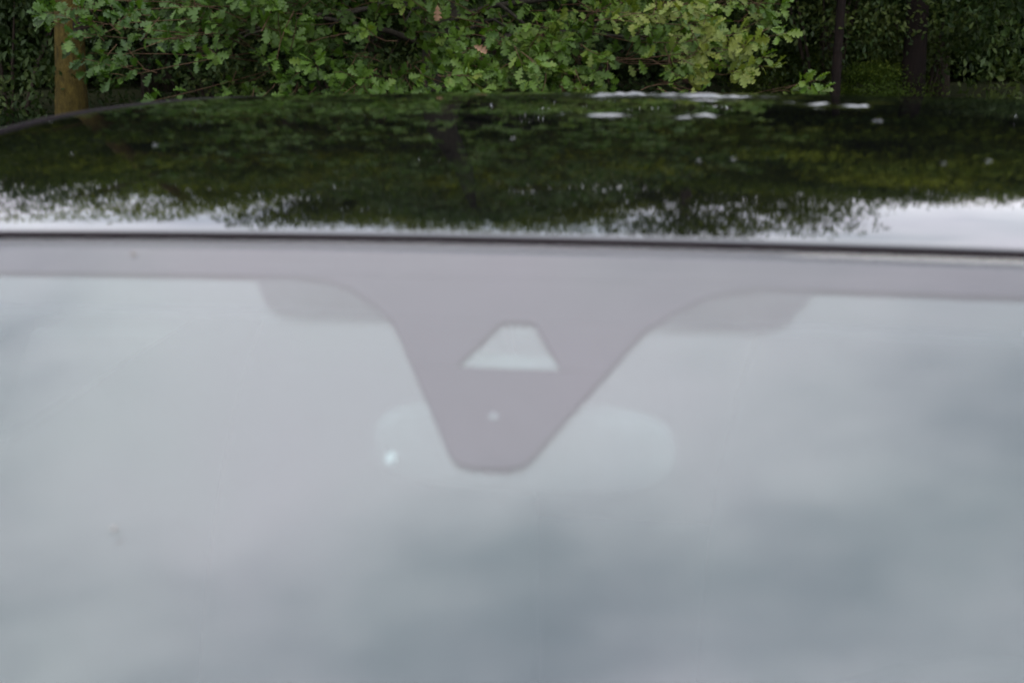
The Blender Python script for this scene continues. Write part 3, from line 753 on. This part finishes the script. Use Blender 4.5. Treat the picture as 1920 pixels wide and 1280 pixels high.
def shrub(x, y, z, sc, bi, lab, seed, group=None):
    t = empty('shrub', (x, y, .03)); tag(t, lab, 'shrub', group)
    mb_ = MB(); r = np.random.default_rng(seed)
    for k in range(7):
        a = r.uniform(0, 6.28); e = Vector((math.cos(a) * .7 * sc[0], math.sin(a) * .6, z * 1.3)); mb_.tube([(0, 0, -.05), e * .5 + Vector((0, 0, .15)), e], [.025, .016, .006], 5)
    mb_.build('stem', MAT['bark_dark'], t); use(bush[bi], 'foliage', t, (0, 0, z), sc, seed * 2.1)
shrub(-4.75, 13.6, 1.15, (1.0, 1, 1.25), 0, 'dark olive shrub left of the orange-brown trunk', 1)
shrub(-3.0, 14.2, .9, (1.0, 1, 1.0), 0, 'dark low shrub between the orange-brown trunk and the oak', 2)
shrub(-1.6, 14.6, .95, (1.25, 1, 1.05), 0, 'dark shrub in the shade behind the left half of the oak', 8)
shrub(.6, 14.8, .95, (1.25, 1, 1.05), 0, 'dark shrub in the shade behind the right half of the oak', 9)
shrub(-6.4, 14.6, 1.1, (1.2, 1, 1.2), 0, 'dark olive shrub at the left edge of the wood', 10)
shrub(3.25, 14.9, 1.55, (.9, 1, 1.0), 1, 'blue-green shrub behind the right tips of the oak branches', 3)
shrub(5.35, 13.2, 1.3, (1.15, 1, 1.35), 1, 'broad grey-green shrub right of the reddish trunk', 4)
shrub(4.5, 15.8, 1.7, (1.0, 1, 1.0), 1, 'dim shrub between the thin stem and the reddish trunk', 5)
shrub(2.92, 15.3, .42, (.42, .5, .55), 2, 'bright green low shrub left of the thin stem', 6)
shrub(3.62, 14.2, .36, (.40, .5, .50), 2, 'bright green low shrub between the thin stem and the reddish trunk', 7)
# far wood that closes the view
n = 60000
X = rng.uniform(-24, 24, n); Y = rng.uniform(24.5, 30, n); Zt = 9.0 + 1.6 * np.sin(X * .7) + 1.2 * np.sin(X * 1.9 + 1); Z = rng.uniform(0, 1, n) ** 1.25 * Zt
P = np.stack([X, Y, Z], 1)
tag(leaf_mass('far_woodland', P, rng.normal(size=(n, 3)), rng.normal(size=(n, 3)) + np.array([0, -.6, .4]), rng.uniform(.32, .58, n), np.clip(.5 + rng.normal(0, .14, n), 0, 1), 'simple', MAT['dark_leaf']), kind='stuff')

# ------------------------------------------------------------------ raindrops on the roof
CM = Matrix.Translation((0.0167, 1.026, 0.0)) @ Matrix.Rotation(CAR_YAW, 4, 'Z')
dm = None
for k, (x, y) in enumerate([(.284, .519), (.290, .523), (-.070, .341), (.111, .237), (.141, .246), (-.422, .303), (-.49, .259), (.320, .249), (.36, .262)]):
    if dm is None:
        b_ = MB(); b_.lathe([(.0, .0030), (.0005, .0029), (.0010, .0024), (.0014, .0014), (.0015, .0001)], 'z', 14); dm = make_mesh('raindrop', b_.V, b_.F); dm.materials.append(MAT['glass']); dm.polygons.foreach_set('use_smooth', np.ones(len(dm.polygons), bool))
    o = bpy.data.objects.new('raindrop', dm); COL.objects.link(o); o.location = CM @ Vector(roof_pt(x, y)); q = random.uniform(.45, .8); o.scale = (q, q, q)
    tag(o, 'small clear raindrop standing on the glossy black car roof', 'raindrop', 'raindrops on the car roof')
